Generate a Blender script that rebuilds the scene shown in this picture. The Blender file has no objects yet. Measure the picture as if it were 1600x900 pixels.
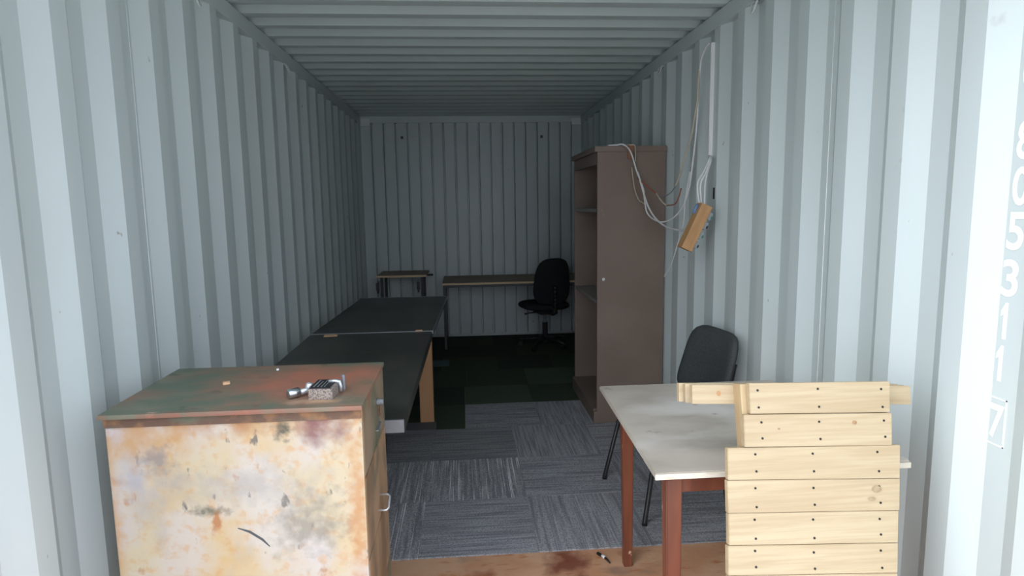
import bpy, bmesh, math, random
from mathutils import Vector, Matrix, Euler

random.seed(7)
S = bpy.context.scene
COL = S.collection
PI = math.pi
R = math.radians

# ---------------------------------------------------------------- camera
cd = bpy.data.cameras.new('camera')
cam = bpy.data.objects.new('camera', cd)
COL.objects.link(cam)
cF = Vector((0.07473654, 0.98860087, -0.13070109))
cR = Vector((0.99688856, -0.07736125, -0.01511389))
cU = Vector((0.02505281, 0.12916486, 0.99130661))
cam.matrix_world = Matrix(((cR.x, cU.x, -cF.x, -0.1211), (cR.y, cU.y, -cF.y, 0.0),
                           (cR.z, cU.z, -cF.z, 1.4476), (0, 0, 0, 1)))
cd.sensor_width = 36
cd.lens = 984.8 / 1600 * 36
cd.clip_start = 0.05
S.camera = cam

# ---------------------------------------------------------------- world: bright overcast sky
w = bpy.data.worlds.new('overcast_sky')
S.world = w
w.use_nodes = True
wt = w.node_tree
wt.nodes.clear()
wo = wt.nodes.new('ShaderNodeOutputWorld')
wb = wt.nodes.new('ShaderNodeBackground')
wg = wt.nodes.new('ShaderNodeTexCoord')
wx = wt.nodes.new('ShaderNodeSeparateXYZ')
wr = wt.nodes.new('ShaderNodeMapRange')
wr.inputs['From Min'].default_value = -0.1
wr.inputs['From Max'].default_value = 1.0
wr.inputs['To Min'].default_value = 0.75
wr.inputs['To Max'].default_value = 1.25
wm = wt.nodes.new('ShaderNodeMath')
wm.operation = 'MULTIPLY'
wm.inputs[1].default_value = 1.0
wb.inputs['Color'].default_value = (0.90, 0.955, 1.09, 1)
wt.links.new(wg.outputs['Generated'], wx.inputs[0])
wt.links.new(wx.outputs['Z'], wr.inputs['Value'])
wt.links.new(wr.outputs['Result'], wm.inputs[0])
wt.links.new(wm.outputs[0], wb.inputs['Strength'])
wt.links.new(wb.outputs[0], wo.inputs[0])

# very soft sun behind thin cloud, behind and to the left of the camera
sd = bpy.data.lights.new('veiled_sun', 'SUN')
sd.energy = 1.15
sd.angle = R(70)
sd.color = (0.96, 0.985, 1.0)
sun = bpy.data.objects.new('veiled_sun', sd)
sun.rotation_euler = Vector((0.80, 0.48, -0.40)).to_track_quat('-Z', 'Y').to_euler()
sun.location = (-3, -4, 4)
COL.objects.link(sun)

S.view_settings.view_transform = 'Standard'
S.view_settings.look = 'None'
S.view_settings.gamma = 1
S.view_settings.use_curve_mapping = False
S.view_settings.exposure = 1.32

# ---------------------------------------------------------------- materials
def rgb(c):
    return (c[0], c[1], c[2], 1)

def material(name, base, rough=0.6, layers=(), metal=0.0, bump=None, spec=0.5, coord='Object', rnd=True):
    """layers: (colour, (sx, sy, sz), scale, lo, hi, amount, detail) mixed over the base by a noise ramp"""
    m = bpy.data.materials.new(name)
    m.use_nodes = True
    t = m.node_tree
    N, L = t.nodes, t.links
    b = N['Principled BSDF']
    b.inputs['Roughness'].default_value = rough
    b.inputs['Metallic'].default_value = metal
    b.inputs['Specular IOR Level'].default_value = spec
    tc = N.new('ShaderNodeTexCoord')
    src = tc.outputs[coord]
    if rnd:
        oi = N.new('ShaderNodeObjectInfo')
        ml = N.new('ShaderNodeMath'); ml.operation = 'MULTIPLY'; ml.inputs[1].default_value = 37.0
        L.new(oi.outputs['Random'], ml.inputs[0])
        va = N.new('ShaderNodeVectorMath'); va.operation = 'ADD'
        L.new(src, va.inputs[0]); L.new(ml.outputs[0], va.inputs[1])
        src = va.outputs[0]
    cur = None
    for i, (c, ax, sc, lo, hi, amt, det) in enumerate(layers):
        mp = N.new('ShaderNodeMapping')
        mp.inputs['Scale'].default_value = ax
        mp.inputs['Location'].default_value = (i * 3.7, i * 1.3, i * 2.1)
        L.new(src, mp.inputs[0])
        nz = N.new('ShaderNodeTexNoise')
        nz.inputs['Scale'].default_value = sc
        nz.inputs['Detail'].default_value = det
        L.new(mp.outputs[0], nz.inputs['Vector'])
        mr = N.new('ShaderNodeMapRange')
        mr.inputs['From Min'].default_value = lo
        mr.inputs['From Max'].default_value = hi
        mr.inputs['To Max'].default_value = amt
        L.new(nz.outputs[0], mr.inputs['Value'])
        mx = N.new('ShaderNodeMix')
        mx.data_type = 'RGBA'
        L.new(mr.outputs[0], mx.inputs[0])
        if cur is None:
            mx.inputs[6].default_value = rgb(base)
        else:
            L.new(cur, mx.inputs[6])
        mx.inputs[7].default_value = rgb(c)
        cur = mx.outputs[2]
    if cur is None:
        b.inputs['Base Color'].default_value = rgb(base)
    else:
        L.new(cur, b.inputs['Base Color'])
    if bump:
        nz = N.new('ShaderNodeTexNoise')
        mp = N.new('ShaderNodeMapping'); mp.inputs['Scale'].default_value = bump[2] if len(bump) > 2 else (1, 1, 1)
        L.new(src, mp.inputs[0]); L.new(mp.outputs[0], nz.inputs['Vector'])
        nz.inputs['Scale'].default_value = bump[0]
        nz.inputs['Detail'].default_value = 4
        bp = N.new('ShaderNodeBump')
        bp.inputs['Strength'].default_value = bump[1]
        bp.inputs['Distance'].default_value = 0.01
        L.new(nz.outputs[0], bp.inputs['Height'])
        L.new(bp.outputs[0], b.inputs['Normal'])
    return m

I1 = (1, 1, 1)
M = {}
M['paint'] = material('grey_green_container_paint', (0.588, 0.66, 0.655), 0.40, [
    ((0.52, 0.585, 0.57), (1, 1, 0.4), 1.6, 0.45, 0.7, 0.7, 3),
    ((0.42, 0.43, 0.40), I1, 12, 0.735, 0.79, 0.45, 3),
    ((0.26, 0.23, 0.19), (1, 1, 0.6), 26, 0.77, 0.79, 0.7, 2)], bump=(5, 0.08), rnd=False)
M['roof'] = material('roof_paint', (0.58, 0.67, 0.645), 0.45, [
    ((0.53, 0.60, 0.575), I1, 2, 0.45, 0.7, 0.6, 3)], rnd=False)
M['post'] = material('white_corner_paint', (0.76, 0.80, 0.80), 0.5)
M['ring'] = material('ring_steel', (0.62, 0.66, 0.64), 0.4)
M['white_paint'] = material('white_stencil_paint', (0.95, 0.95, 0.95), 0.5)
M['ply_floor'] = material('stained_plywood_floor', (0.60, 0.31, 0.17), 0.6, [
    ((0.68, 0.42, 0.26), (1, 1.6, 1), 3.5, 0.42, 0.62, 0.9, 5),
    ((0.30, 0.20, 0.14), (1, 2, 1), 5, 0.55, 0.7, 0.7, 4),
    ((0.30, 0.08, 0.035), (1, 1, 1), 6, 0.58, 0.70, 0.85, 4),
    ((0.50, 0.17, 0.06), (0.5, 2, 1), 22, 0.60, 0.72, 0.8, 3)], bump=(30, 0.15), rnd=False)
M['rust_gap'] = material('dark_floor_seam', (0.09, 0.06, 0.05), 0.9)
M['ground'] = material('outside_gravel', (0.55, 0.54, 0.52), 0.9, [((0.42, 0.41, 0.38), I1, 6, 0.4, 0.6, 0.8, 5)], bump=(40, 0.4))

def carpet(name, dark, mid, light, amt):
    return material(name, mid, 0.95, [
        (dark, (44, 2.0, 1), 1.6, 0.42, 0.62, 0.8, 6),
        (dark, (1, 1, 1), 130, 0.45, 0.62, 0.75, 2),
        (light, (110, 1.0, 1), 1.5, 0.585, 0.66, amt, 3),
        (light, (1, 1, 1), 170, 0.56, 0.7, 0.45, 2)], bump=(160, 0.5), spec=0.1)
M['carpet'] = carpet('grey_streaked_carpet', (0.20, 0.20, 0.215), (0.44, 0.445, 0.465), (0.60, 0.63, 0.68), 0.45)
M['carpet_line'] = carpet('white_lined_carpet', (0.19, 0.19, 0.205), (0.42, 0.425, 0.445), (0.85, 0.87, 0.88), 0.95)
M['carpet_dark'] = carpet('worn_grey_carpet', (0.16, 0.165, 0.178), (0.34, 0.348, 0.36), (0.46, 0.47, 0.48), 0.4)
M['green'] = material('dark_green_carpet', (0.068, 0.090, 0.062), 0.95, [((0.05, 0.068, 0.046), I1, 120, 0.4, 0.6, 0.8, 2)], bump=(150, 0.4), spec=0.1)
M['green_light'] = material('mid_green_carpet', (0.095, 0.13, 0.088), 0.95, [((0.07, 0.098, 0.066), I1, 120, 0.4, 0.6, 0.8, 2)], bump=(150, 0.4), spec=0.1)
M['green_dark'] = material('blackish_green_carpet', (0.05, 0.065, 0.05), 0.95, [((0.036, 0.048, 0.036), I1, 120, 0.4, 0.6, 0.8, 2)], bump=(150, 0.4), spec=0.1)
M['teal'] = material('teal_offcut', (0.085, 0.13, 0.125), 0.9, [((0.06, 0.1, 0.095), I1, 60, 0.4, 0.6, 0.6, 2)])

M['side_metal'] = material('cream_rusting_paint', (0.53, 0.445, 0.30), 0.55, [
    ((0.50, 0.475, 0.505), (1, 1, 0.8), 2.6, 0.45, 0.60, 0.95, 5),
    ((0.54, 0.36, 0.15), (1, 1, 1), 4.2, 0.47, 0.66, 0.75, 8),
    ((0.53, 0.50, 0.47), (0.8, 1, 1), 6, 0.50, 0.62, 0.7, 6),
    ((0.52, 0.27, 0.09), (1, 1, 1), 38, 0.52, 0.68, 0.45, 7),
    ((0.36, 0.34, 0.33), (1, 1, 0.55), 7, 0.58, 0.70, 0.65, 7),
    ((0.40, 0.17, 0.06), (1, 1, 0.7), 15, 0.625, 0.70, 0.9, 7),
    ((0.12, 0.11, 0.10), (1, 1, 0.5), 30, 0.655, 0.71, 0.85, 6)], bump=(18, 0.12), rnd=False)

def stain(m, centre, radius, colour, amount, scale=18, soft=0.45):
    """a stain with a shape of its own: ellipsoid round 'centre' broken up by noise (object space, metres)"""
    t = m.node_tree; N, L = t.nodes, t.links
    b = N['Principled BSDF']
    src = b.inputs['Base Color'].links[0].from_socket
    tc = N.new('ShaderNodeTexCoord')
    mp = N.new('ShaderNodeVectorMath'); mp.operation = 'SUBTRACT'; mp.inputs[1].default_value = centre
    dv = N.new('ShaderNodeVectorMath'); dv.operation = 'DIVIDE'; dv.inputs[1].default_value = radius
    ln = N.new('ShaderNodeVectorMath'); ln.operation = 'LENGTH'
    L.new(tc.outputs['Object'], mp.inputs[0]); L.new(mp.outputs[0], dv.inputs[0]); L.new(dv.outputs[0], ln.inputs[0])
    nz = N.new('ShaderNodeTexNoise'); nz.inputs['Scale'].default_value = scale; nz.inputs['Detail'].default_value = 7
    L.new(tc.outputs['Object'], nz.inputs['Vector'])
    ad = N.new('ShaderNodeMath'); ad.operation = 'MULTIPLY_ADD'; ad.inputs[1].default_value = 2.2
    L.new(nz.outputs[0], ad.inputs[0]); L.new(ln.outputs['Value'], ad.inputs[2])
    mr = N.new('ShaderNodeMapRange')
    mr.inputs['From Min'].default_value = 2.1; mr.inputs['From Max'].default_value = 2.1 - soft * 2
    mr.inputs['To Max'].default_value = amount
    L.new(ad.outputs[0], mr.inputs['Value'])
    mx = N.new('ShaderNodeMix'); mx.data_type = 'RGBA'
    L.new(mr.outputs[0], mx.inputs[0]); L.new(src, mx.inputs[6]); mx.inputs[7].default_value = rgb(colour)
    L.new(mx.outputs[2], b.inputs['Base Color'])
SM = M['side_metal']
stain(SM, (0.0, -0.22, 0.915), (0.50, 0.1, 0.060), (0.36, 0.17, 0.07), 0.9)
stain(SM, (0.235, -0.22, 0.885), (0.085, 0.1, 0.085), (0.20, 0.09, 0.085), 0.95)
stain(SM, (0.125, -0.22, 0.865), (0.03, 0.1, 0.03), (0.10, 0.09, 0.06), 0.95, 60)
stain(SM, (0.18, -0.22, 0.60), (0.12, 0.1, 0.12), (0.24, 0.22, 0.18), 0.75, 34)
stain(SM, (-0.27, -0.22, 0.76), (0.05, 0.1, 0.09), (0.38, 0.37, 0.40), 0.7, 26)
stain(SM, (-0.08, -0.22, 0.655), (0.06, 0.1, 0.018), (0.15, 0.14, 0.09), 0.9, 60)
stain(SM, (0.31, -0.22, 0.62), (0.035, 0.1, 0.40), (0.46, 0.22, 0.08), 0.7, 34)
stain(SM, (-0.24, -0.22, 0.86), (0.18, 0.1, 0.09), (0.50, 0.29, 0.12), 0.75, 18)
stain(SM, (-0.20, -0.22, 0.80), (0.05, 0.1, 0.05), (0.22, 0.20, 0.20), 0.7, 44)
stain(SM, (-0.325, -0.22, 0.60), (0.03, 0.1, 0.35), (0.48, 0.27, 0.12), 0.7, 26)
stain(SM, (0.0, -0.22, 0.72), (0.30, 0.1, 0.07), (0.30, 0.28, 0.27), 0.45, 30)
M['rust_band'] = material('rust_band', (0.13, 0.075, 0.05), 0.8, [((0.32, 0.16, 0.07), I1, 14, 0.5, 0.65, 0.8, 5),
    ((0.12, 0.13, 0.09), (1, 1, 3), 7, 0.5, 0.65, 0.8, 4)], bump=(40, 0.3), rnd=False)
stain(M['ply_floor'], (0.27, 2.37, 0.0), (0.12, 0.16, 0.3), (0.22, 0.055, 0.03), 0.9, 12, 0.4)
stain(M['ply_floor'], (-0.20, 2.30, 0.0), (0.14, 0.05, 0.3), (0.55, 0.20, 0.06), 0.8, 40, 0.4)
M['green_top'] = material('worn_green_red_top', (0.125, 0.16, 0.112), 0.5, [
    ((0.33, 0.14, 0.09), (0.8, 1.6, 1), 3.2, 0.50, 0.66, 0.7, 5),
    ((0.22, 0.20, 0.14), (1, 2.5, 1), 5, 0.50, 0.66, 0.75, 5),
    ((0.07, 0.08, 0.06), (1, 1, 1), 14, 0.62, 0.72, 0.7, 4),
    ((0.60, 0.36, 0.25), (1, 2, 1), 16, 0.68, 0.76, 0.6, 4)], bump=(20, 0.08), rnd=False)
stain(M['green_top'], (0.17, 0.02, 0.93), (0.42, 0.32, 0.2), (0.43, 0.165, 0.105), 1.0, 7, 0.5)
stain(M['green_top'], (0.0, -0.245, 0.921), (0.6, 0.022, 0.02), (0.30, 0.11, 0.07), 0.9, 20, 0.5)
stain(M['green_top'], (0.20, -0.18, 0.93), (0.10, 0.03, 0.1), (0.58, 0.38, 0.24), 0.7, 24, 0.5)
M['green_front'] = material('scuffed_green_drawer', (0.135, 0.15, 0.095), 0.5, [
    ((0.33, 0.25, 0.17), (1, 1, 0.5), 5, 0.42, 0.55, 0.95, 5),
    ((0.30, 0.12, 0.05), (1, 1, 0.5), 7, 0.56, 0.68, 0.8, 5)], bump=(16, 0.1), rnd=False)
M['brown_front'] = material('scuffed_brown_drawer', (0.40, 0.26, 0.15), 0.5, [
    ((0.23, 0.14, 0.08), (1, 1, 0.4), 6, 0.45, 0.6, 0.9, 5),
    ((0.14, 0.14, 0.10), (1, 1, 0.7), 8, 0.56, 0.68, 0.8, 5)], bump=(16, 0.1), rnd=False)
M['chrome'] = material('dull_chrome', (0.5, 0.54, 0.58), 0.25, metal=1.0)
M['steel'] = material('grey_steel', (0.30, 0.32, 0.34), 0.45, metal=0.6)
M['dark_steel'] = material('dark_steel', (0.07, 0.078, 0.08), 0.5)
M['alu'] = material('pale_metal', (0.62, 0.66, 0.70), 0.35, metal=0.7)

M['black_top'] = material('worn_black_ply', (0.034, 0.037, 0.031), 0.42, [
    ((0.075, 0.075, 0.06), (1, 0.7, 1), 3.0, 0.45, 0.65, 0.8, 5),
    ((0.11, 0.10, 0.085), (1, 3, 1), 10, 0.62, 0.72, 0.6, 5),
    ((0.20, 0.13, 0.08), (1, 1, 1), 16, 0.72, 0.77, 0.7, 4)], bump=(60, 0.1), rnd=False)
M['grey_edge'] = material('pale_grey_edge', (0.24, 0.245, 0.265), 0.5, [((0.18, 0.18, 0.19), I1, 9, 0.45, 0.65, 0.7, 3)])
M['dark_frame'] = material('dark_frame', (0.03, 0.034, 0.034), 0.5)
M['dark_board'] = material('dark_grey_board', (0.10, 0.105, 0.115), 0.7)
M['timber'] = material('orange_timber', (0.52, 0.28, 0.13), 0.6, [((0.40, 0.20, 0.09), (4, 4, 0.3), 5, 0.45, 0.62, 0.7, 4)], rnd=False)
M['chip'] = material('pale_wood_chip', (0.75, 0.48, 0.28), 0.7)

def wood(name, base, grain, knot, rough=0.6, ax=(0.5, 6, 6), a=0.62):
    return material(name, base, rough, [
        (grain, ax, 4, 0.40, 0.64, a, 5),
        (grain, (ax[0] * 2, ax[1] * 4, ax[2] * 4), 5, 0.45, 0.6, a * 0.7, 3),
        (knot, (1, 1, 1), 3.5, 0.62, 0.72, 0.5, 2)], bump=(30, 0.08, ax))
M['pine'] = wood('pale_pine', (0.49, 0.395, 0.25), (0.385, 0.285, 0.165), (0.31, 0.255, 0.185))
M['pine_side'] = wood('pine_stud', (0.50, 0.38, 0.22), (0.41, 0.28, 0.15), (0.44, 0.31, 0.18), ax=(6, 6, 0.5))
M['pine_knot'] = material('pine_knot', (0.36, 0.22, 0.11), 0.6, [((0.22, 0.13, 0.07), I1, 60, 0.45, 0.6, 0.7, 3)])
M['orange_knot'] = material('orange_knot', (0.42, 0.23, 0.10), 0.6)
M['tan_knot'] = material('tan_knot', (0.37, 0.285, 0.165), 0.6, [((0.28, 0.20, 0.11), I1, 60, 0.4, 0.6, 0.7, 3)])
M['table_top'] = material('stained_cream_table_top', (0.50, 0.45, 0.385), 0.45, [
    ((0.34, 0.30, 0.25), (1, 1.5, 1), 3.2, 0.44, 0.64, 0.75, 5),
    ((0.64, 0.61, 0.57), (1, 1.6, 1), 2.6, 0.50, 0.66, 0.8, 4),
    ((0.26, 0.21, 0.17), I1, 13, 0.66, 0.73, 0.75, 5)], rnd=False)
M['table_edge'] = material('cream_edge', (0.62, 0.57, 0.47), 0.5, [((0.5, 0.42, 0.32), (1, 1, 4), 12, 0.6, 0.7, 0.7, 3)])
M['red_wood'] = material('red_brown_varnish', (0.20, 0.066, 0.036), 0.35, [
    ((0.13, 0.042, 0.024), (5, 5, 0.5), 5, 0.45, 0.62, 0.7, 4),
    ((0.62, 0.45, 0.32), (1, 1, 0.5), 28, 0.70, 0.74, 0.9, 3)], rnd=False)
M['cupboard'] = material('taupe_cupboard', (0.215, 0.158, 0.122), 0.55, [
    ((0.255, 0.195, 0.155), I1, 3, 0.45, 0.65, 0.6, 3),
    ((0.30, 0.25, 0.21), (1, 1, 0.7), 9, 0.68, 0.76, 0.6, 4)], bump=(35, 0.06), rnd=False)
M['cup_shelf'] = material('grey_shelf_edge', (0.27, 0.26, 0.235), 0.5)
M['brown_top'] = material('brown_desk_top', (0.19, 0.125, 0.072), 0.5, [((0.26, 0.18, 0.11), (0.5, 4, 1), 5, 0.4, 0.6, 0.7, 4)], rnd=False)
M['tan_edge'] = material('tan_edge', (0.72, 0.55, 0.32), 0.5)
M['fabric'] = material('charcoal_fabric', (0.068, 0.076, 0.076), 0.95, [((0.042, 0.047, 0.048), I1, 160, 0.4, 0.6, 0.7, 2),
    ((0.085, 0.09, 0.09), I1, 5, 0.5, 0.7, 0.5, 3)], bump=(220, 0.3), spec=0.15)
M['black_fabric'] = material('black_fabric', (0.024, 0.027, 0.028), 0.9, [((0.015, 0.017, 0.018), I1, 160, 0.4, 0.6, 0.7, 2)], spec=0.2)
M['black_plastic'] = material('black_plastic', (0.018, 0.02, 0.02), 0.4)
M['cable'] = material('white_cable', (0.74, 0.75, 0.74), 0.45)
M['cream_cable'] = material('cream_cable', (0.52, 0.47, 0.36), 0.5)
M['grey_cable'] = material('grey_cable', (0.24, 0.26, 0.28), 0.5)
M['red_cable'] = material('red_brown_wire', (0.36, 0.11, 0.06), 0.5)
M['brown_strap'] = material('brown_strap', (0.30, 0.13, 0.07), 0.7)
M['block'] = wood('varnished_block', (0.56, 0.33, 0.15), (0.42, 0.22, 0.09), (0.35, 0.18, 0.08), ax=(6, 6, 0.5))
M['blue'] = material('blue_tape', (0.16, 0.25, 0.42), 0.5)
M['socket'] = material('grey_socket', (0.30, 0.34, 0.36), 0.4)
M['green_dot'] = material('green_plastic', (0.05, 0.25, 0.17), 0.4)
M['black'] = material('matt_black', (0.012, 0.012, 0.012), 0.6)
M['speckle'] = material('speckled_grey_block', (0.34, 0.29, 0.25), 0.8, [((0.14, 0.11, 0.10), (1, 1, 1), 240, 0.45, 0.58, 0.95, 3)], rnd=False)

# ---------------------------------------------------------------- mesh helpers
def tag(o, label=None, cat=None, group=None, kind=None):
    if label: o['label'] = label
    if cat: o['category'] = cat
    if group: o['group'] = group
    if kind: o['kind'] = kind
    return o

def empty(name, loc=(0, 0, 0), rot=(0, 0, 0)):
    o = bpy.data.objects.new(name, None)
    o.empty_display_size = 0.1
    COL.objects.link(o)
    o.location = loc
    o.rotation_euler = rot
    return o

def link(name, bm, mat, parent=None, smooth=False, loc=None, rot=None):
    bmesh.ops.recalc_face_normals(bm, faces=bm.faces)
    me = bpy.data.meshes.new(name)
    bm.to_mesh(me)
    bm.free()
    if isinstance(mat, (list, tuple)):
        for m in mat: me.materials.append(m)
    else:
        me.materials.append(mat)
    if smooth:
        for p in me.polygons: p.use_smooth = True
    o = bpy.data.objects.new(name, me)
    COL.objects.link(o)
    if parent: o.parent = parent
    if loc: o.location = loc
    if rot: o.rotation_euler = rot
    return o

def box(bm, lo, hi, bevel=0.0, mtx=None, mi=0):
    """axis box from corner lo to corner hi, optional bevel and matrix"""
    b = bmesh.new()
    bmesh.ops.create_cube(b, size=1)
    c = [(lo[i] + hi[i]) / 2 for i in range(3)]
    s = [abs(hi[i] - lo[i]) for i in range(3)]
    for v in b.verts:
        v.co = Vector((v.co.x * s[0] + c[0], v.co.y * s[1] + c[1], v.co.z * s[2] + c[2]))
    if bevel > 0:
        bmesh.ops.bevel(b, geom=list(b.edges), offset=min(bevel, min(s) * 0.45), segments=2, profile=0.7, affect='EDGES')
    if mtx: bmesh.ops.transform(b, matrix=mtx, verts=b.verts)
    merge(bm, b, mi)

def merge(bm, b, mi=0):
    vm = {}
    for v in b.verts: vm[v] = bm.verts.new(v.co)
    for f in b.faces:
        try:
            nf = bm.faces.new([vm[v] for v in f.verts]); nf.material_index = mi
        except ValueError: pass
    b.free()

def tube(bm, pts, r, seg=8, closed_ends=True):
    """swept tube through points; r a number or a list"""
    pts = [Vector(p) for p in pts]
    n = len(pts)
    rings = []
    prev = None
    for i, p in enumerate(pts):
        t = (pts[min(i + 1, n - 1)] - pts[max(i - 1, 0)]).normalized()
        if prev is None:
            a = Vector((0, 0, 1)) if abs(t.z) < 0.9 else Vector((1, 0, 0))
            u = t.cross(a).normalized()
        else:
            u = (prev - t * prev.dot(t)).normalized()
        prev = u
        v = t.cross(u)
        rr = r[i] if isinstance(r, (list, tuple)) else r
        rings.append([bm.verts.new(p + (u * math.cos(2 * PI * k / seg) + v * math.sin(2 * PI * k / seg)) * rr) for k in range(seg)])
    for i in range(n - 1):
        for k in range(seg):
            bm.faces.new((rings[i][k], rings[i][(k + 1) % seg], rings[i + 1][(k + 1) % seg], rings[i + 1][k]))
    if closed_ends:
        bm.faces.new(rings[0]); bm.faces.new(list(reversed(rings[-1])))

def spline(pts, sub=6):
    """Catmull-Rom through the points"""
    P = [Vector(p) for p in pts]
    P = [P[0] * 2 - P[1]] + P + [P[-1] * 2 - P[-2]]
    out = []
    for i in range(1, len(P) - 2):
        for s in range(sub):
            t = s / sub
            a, b, c, d = P[i - 1], P[i], P[i + 1], P[i + 2]
            out.append(0.5 * ((2 * b) + (c - a) * t + (2 * a - 5 * b + 4 * c - d) * t * t + (3 * b - a - 3 * c + d) * t ** 3))
    out.append(P[-2])
    return out

def part_box(name, lo, hi, mat, parent=None, bevel=0.003, mtx=None):
    bm = bmesh.new()
    box(bm, lo, hi, bevel, mtx)
    return link(name, bm, mat, parent)

def part_tube(name, pts, r, mat, parent=None, seg=8, curved=False):
    bm = bmesh.new()
    tube(bm, spline(pts) if curved else pts, r, seg)
    return link(name, bm, mat, parent, smooth=True)

def taper_leg(name, x, y, x2, y2, ztop, wt_, wb_, mat, parent, z0=0.0):
    """square tapered leg, centre (x,y) at top, (x2,y2) at the foot"""
    bm = bmesh.new()
    vs = []
    for (cx, cy, z, h) in ((x2, y2, z0, wb_ / 2), (x, y, ztop, wt_ / 2)):
        vs.append([bm.verts.new((cx + sx * h, cy + sy * h, z)) for sx, sy in ((-1, -1), (1, -1), (1, 1), (-1, 1))])
    for k in range(4):
        bm.faces.new((vs[0][k], vs[0][(k + 1) % 4], vs[1][(k + 1) % 4], vs[1][k]))
    bm.faces.new(vs[0]); bm.faces.new(vs[1])
    bmesh.ops.bevel(bm, geom=list(bm.edges), offset=0.003, segments=2, affect='EDGES')
    return link(name, bm, mat, parent)

def cylinder(name, p, r, h, mat, parent=None, axis='Z', seg=16, bevel=0.0):
    bm = bmesh.new()
    bmesh.ops.create_cone(bm, cap_ends=True, segments=seg, radius1=r, radius2=r, depth=h)
    if bevel: bmesh.ops.bevel(bm, geom=list(bm.edges), offset=bevel, segments=2, affect='EDGES')
    if axis == 'X': bmesh.ops.rotate(bm, matrix=Matrix.Rotation(PI / 2, 3, 'Y'), verts=bm.verts)
    if axis == 'Y': bmesh.ops.rotate(bm, matrix=Matrix.Rotation(PI / 2, 3, 'X'), verts=bm.verts)
    bmesh.ops.translate(bm, vec=p, verts=bm.verts)
    return link(name, bm, mat, parent)

def pad_bm(bm, w, h, t, curve=0.0, n=4.0, narrow=0.0, mtx=None, belly=0.0):
    """upholstered pad in its XZ plane (front -Y): superellipse outline, rounded rim, curved about Z"""
    NU, NR = 48, 9
    def pt(r, a, side):
        c, s = math.cos(a), math.sin(a)
        k = (abs(c) ** n + abs(s) ** n) ** (-1 / n)
        u, v = c * k * r, s * k * r
        x = u * w / 2 * (1 - narrow * (v + 1) / 2)
        z = v * h / 2
        d = t / 2 * (1 - r ** 7) ** 0.5
        y = side * d - curve * (2 * x / w) ** 2 - belly * (1 - v * v)
        return Vector((x, y, z))
    b = bmesh.new()
    for side in (-1, 1):
        cen = b.verts.new(pt(0, 0, side))
        prev = None
        for i in range(1, NR + 1):
            r = 1 - (1 - i / NR) ** 1.6
            ring = [b.verts.new(pt(r, 2 * PI * k / NU, side)) for k in range(NU)]
            for k in range(NU):
                if prev: b.faces.new((prev[k], prev[(k + 1) % NU], ring[(k + 1) % NU], ring[k]))
                else: b.faces.new((cen, ring[k], ring[(k + 1) % NU]))
            prev = ring
    bmesh.ops.remove_doubles(b, verts=b.verts, dist=0.0004)
    if mtx: bmesh.ops.transform(b, matrix=mtx, verts=b.verts)
    merge(bm, b)

def part_pad(name, mat, parent, **kw):
    bm = bmesh.new()
    pad_bm(bm, **kw)
    return link(name, bm, mat, parent, smooth=True)

def sheet(name, prof, out, along, lo, hi, mat, thick=0.003):
    """corrugated steel: prof = [(s, d)], d measured along 'out' from the inner face; extruded lo..hi along 'along'
       returns a closed sheet. prof points are mapped by out(s, d, e)"""
    bm = bmesh.new()
    rows = []
    for dd in (0.0, thick):
        for e in (lo, hi):
            rows.append([bm.verts.new(out(s, d + dd, e)) for s, d in prof])
    n = len(prof)
    for i in range(n - 1):
        bm.faces.new((rows[0][i], rows[0][i + 1], rows[1][i + 1], rows[1][i]))
        bm.faces.new((rows[2][i], rows[3][i], rows[3][i + 1], rows[2][i + 1]))
        bm.faces.new((rows[0][i], rows[2][i], rows[2][i + 1], rows[0][i + 1]))
        bm.faces.new((rows[1][i], rows[1][i + 1], rows[3][i + 1], rows[3][i]))
    for i in (0, n - 1):
        bm.faces.new((rows[0][i], rows[1][i], rows[3][i], rows[2][i]))
    return link(name, bm, mat)

# ---------------------------------------------------------------- the container
W, YE, YF, H = 1.176, 6.925, 1.02, 2.39

def wall_profile(phase, period, y0):
    """inner flat starts at phase + k*period (far end of the slope that faces the opening)"""
    sl, fl = 0.066 * period / 0.276, 0.072 * period / 0.276
    pts = []
    k = -6
    while True:
        a = phase + k * period
        if a - sl > YE - 0.06: break
        pts += [(a - sl, 0.036), (a, 0.0), (a + fl, 0.0), (a + fl + sl, 0.036)]
        k += 1
    pts = [p for p in pts if y0 < p[0] < YE - 0.05]
    d0 = pts[0][1]; d1 = pts[-1][1]
    return [(y0 - 0.02, d0)] + pts + [(YE + 0.05, d1)]

wl = sheet('wall_left', wall_profile(1.800, 0.2775, 1.16), lambda s, d, e: (-W - d, s, e), 'z', -0.06, 2.335, M['paint'])
tag(wl, kind='structure')
wr_ = sheet('wall_right', wall_profile(1.526, 0.2755, 1.20), lambda s, d, e: (W + d, s, e), 'z', -0.06, 2.335, M['paint'])
tag(wr_, kind='structure')

# end wall: flat strips between narrow pressed grooves every 125 mm
prof = [(-1.30, 0.0)]
for k in range(18):
    x = -1.0615 + 0.1255 * k
    if x > 1.08: break
    prof += [(x - 0.011, 0.0), (x - 0.005, 0.045), (x + 0.005, 0.045), (x + 0.011, 0.0)]
prof.append((1.30, 0.0))
wb_ = sheet('wall_back', prof, lambda s, d, e: (s, YE + d, e), 'z', -0.06, 2.42, M['paint'])
tag(wb_, kind='structure')

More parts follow.
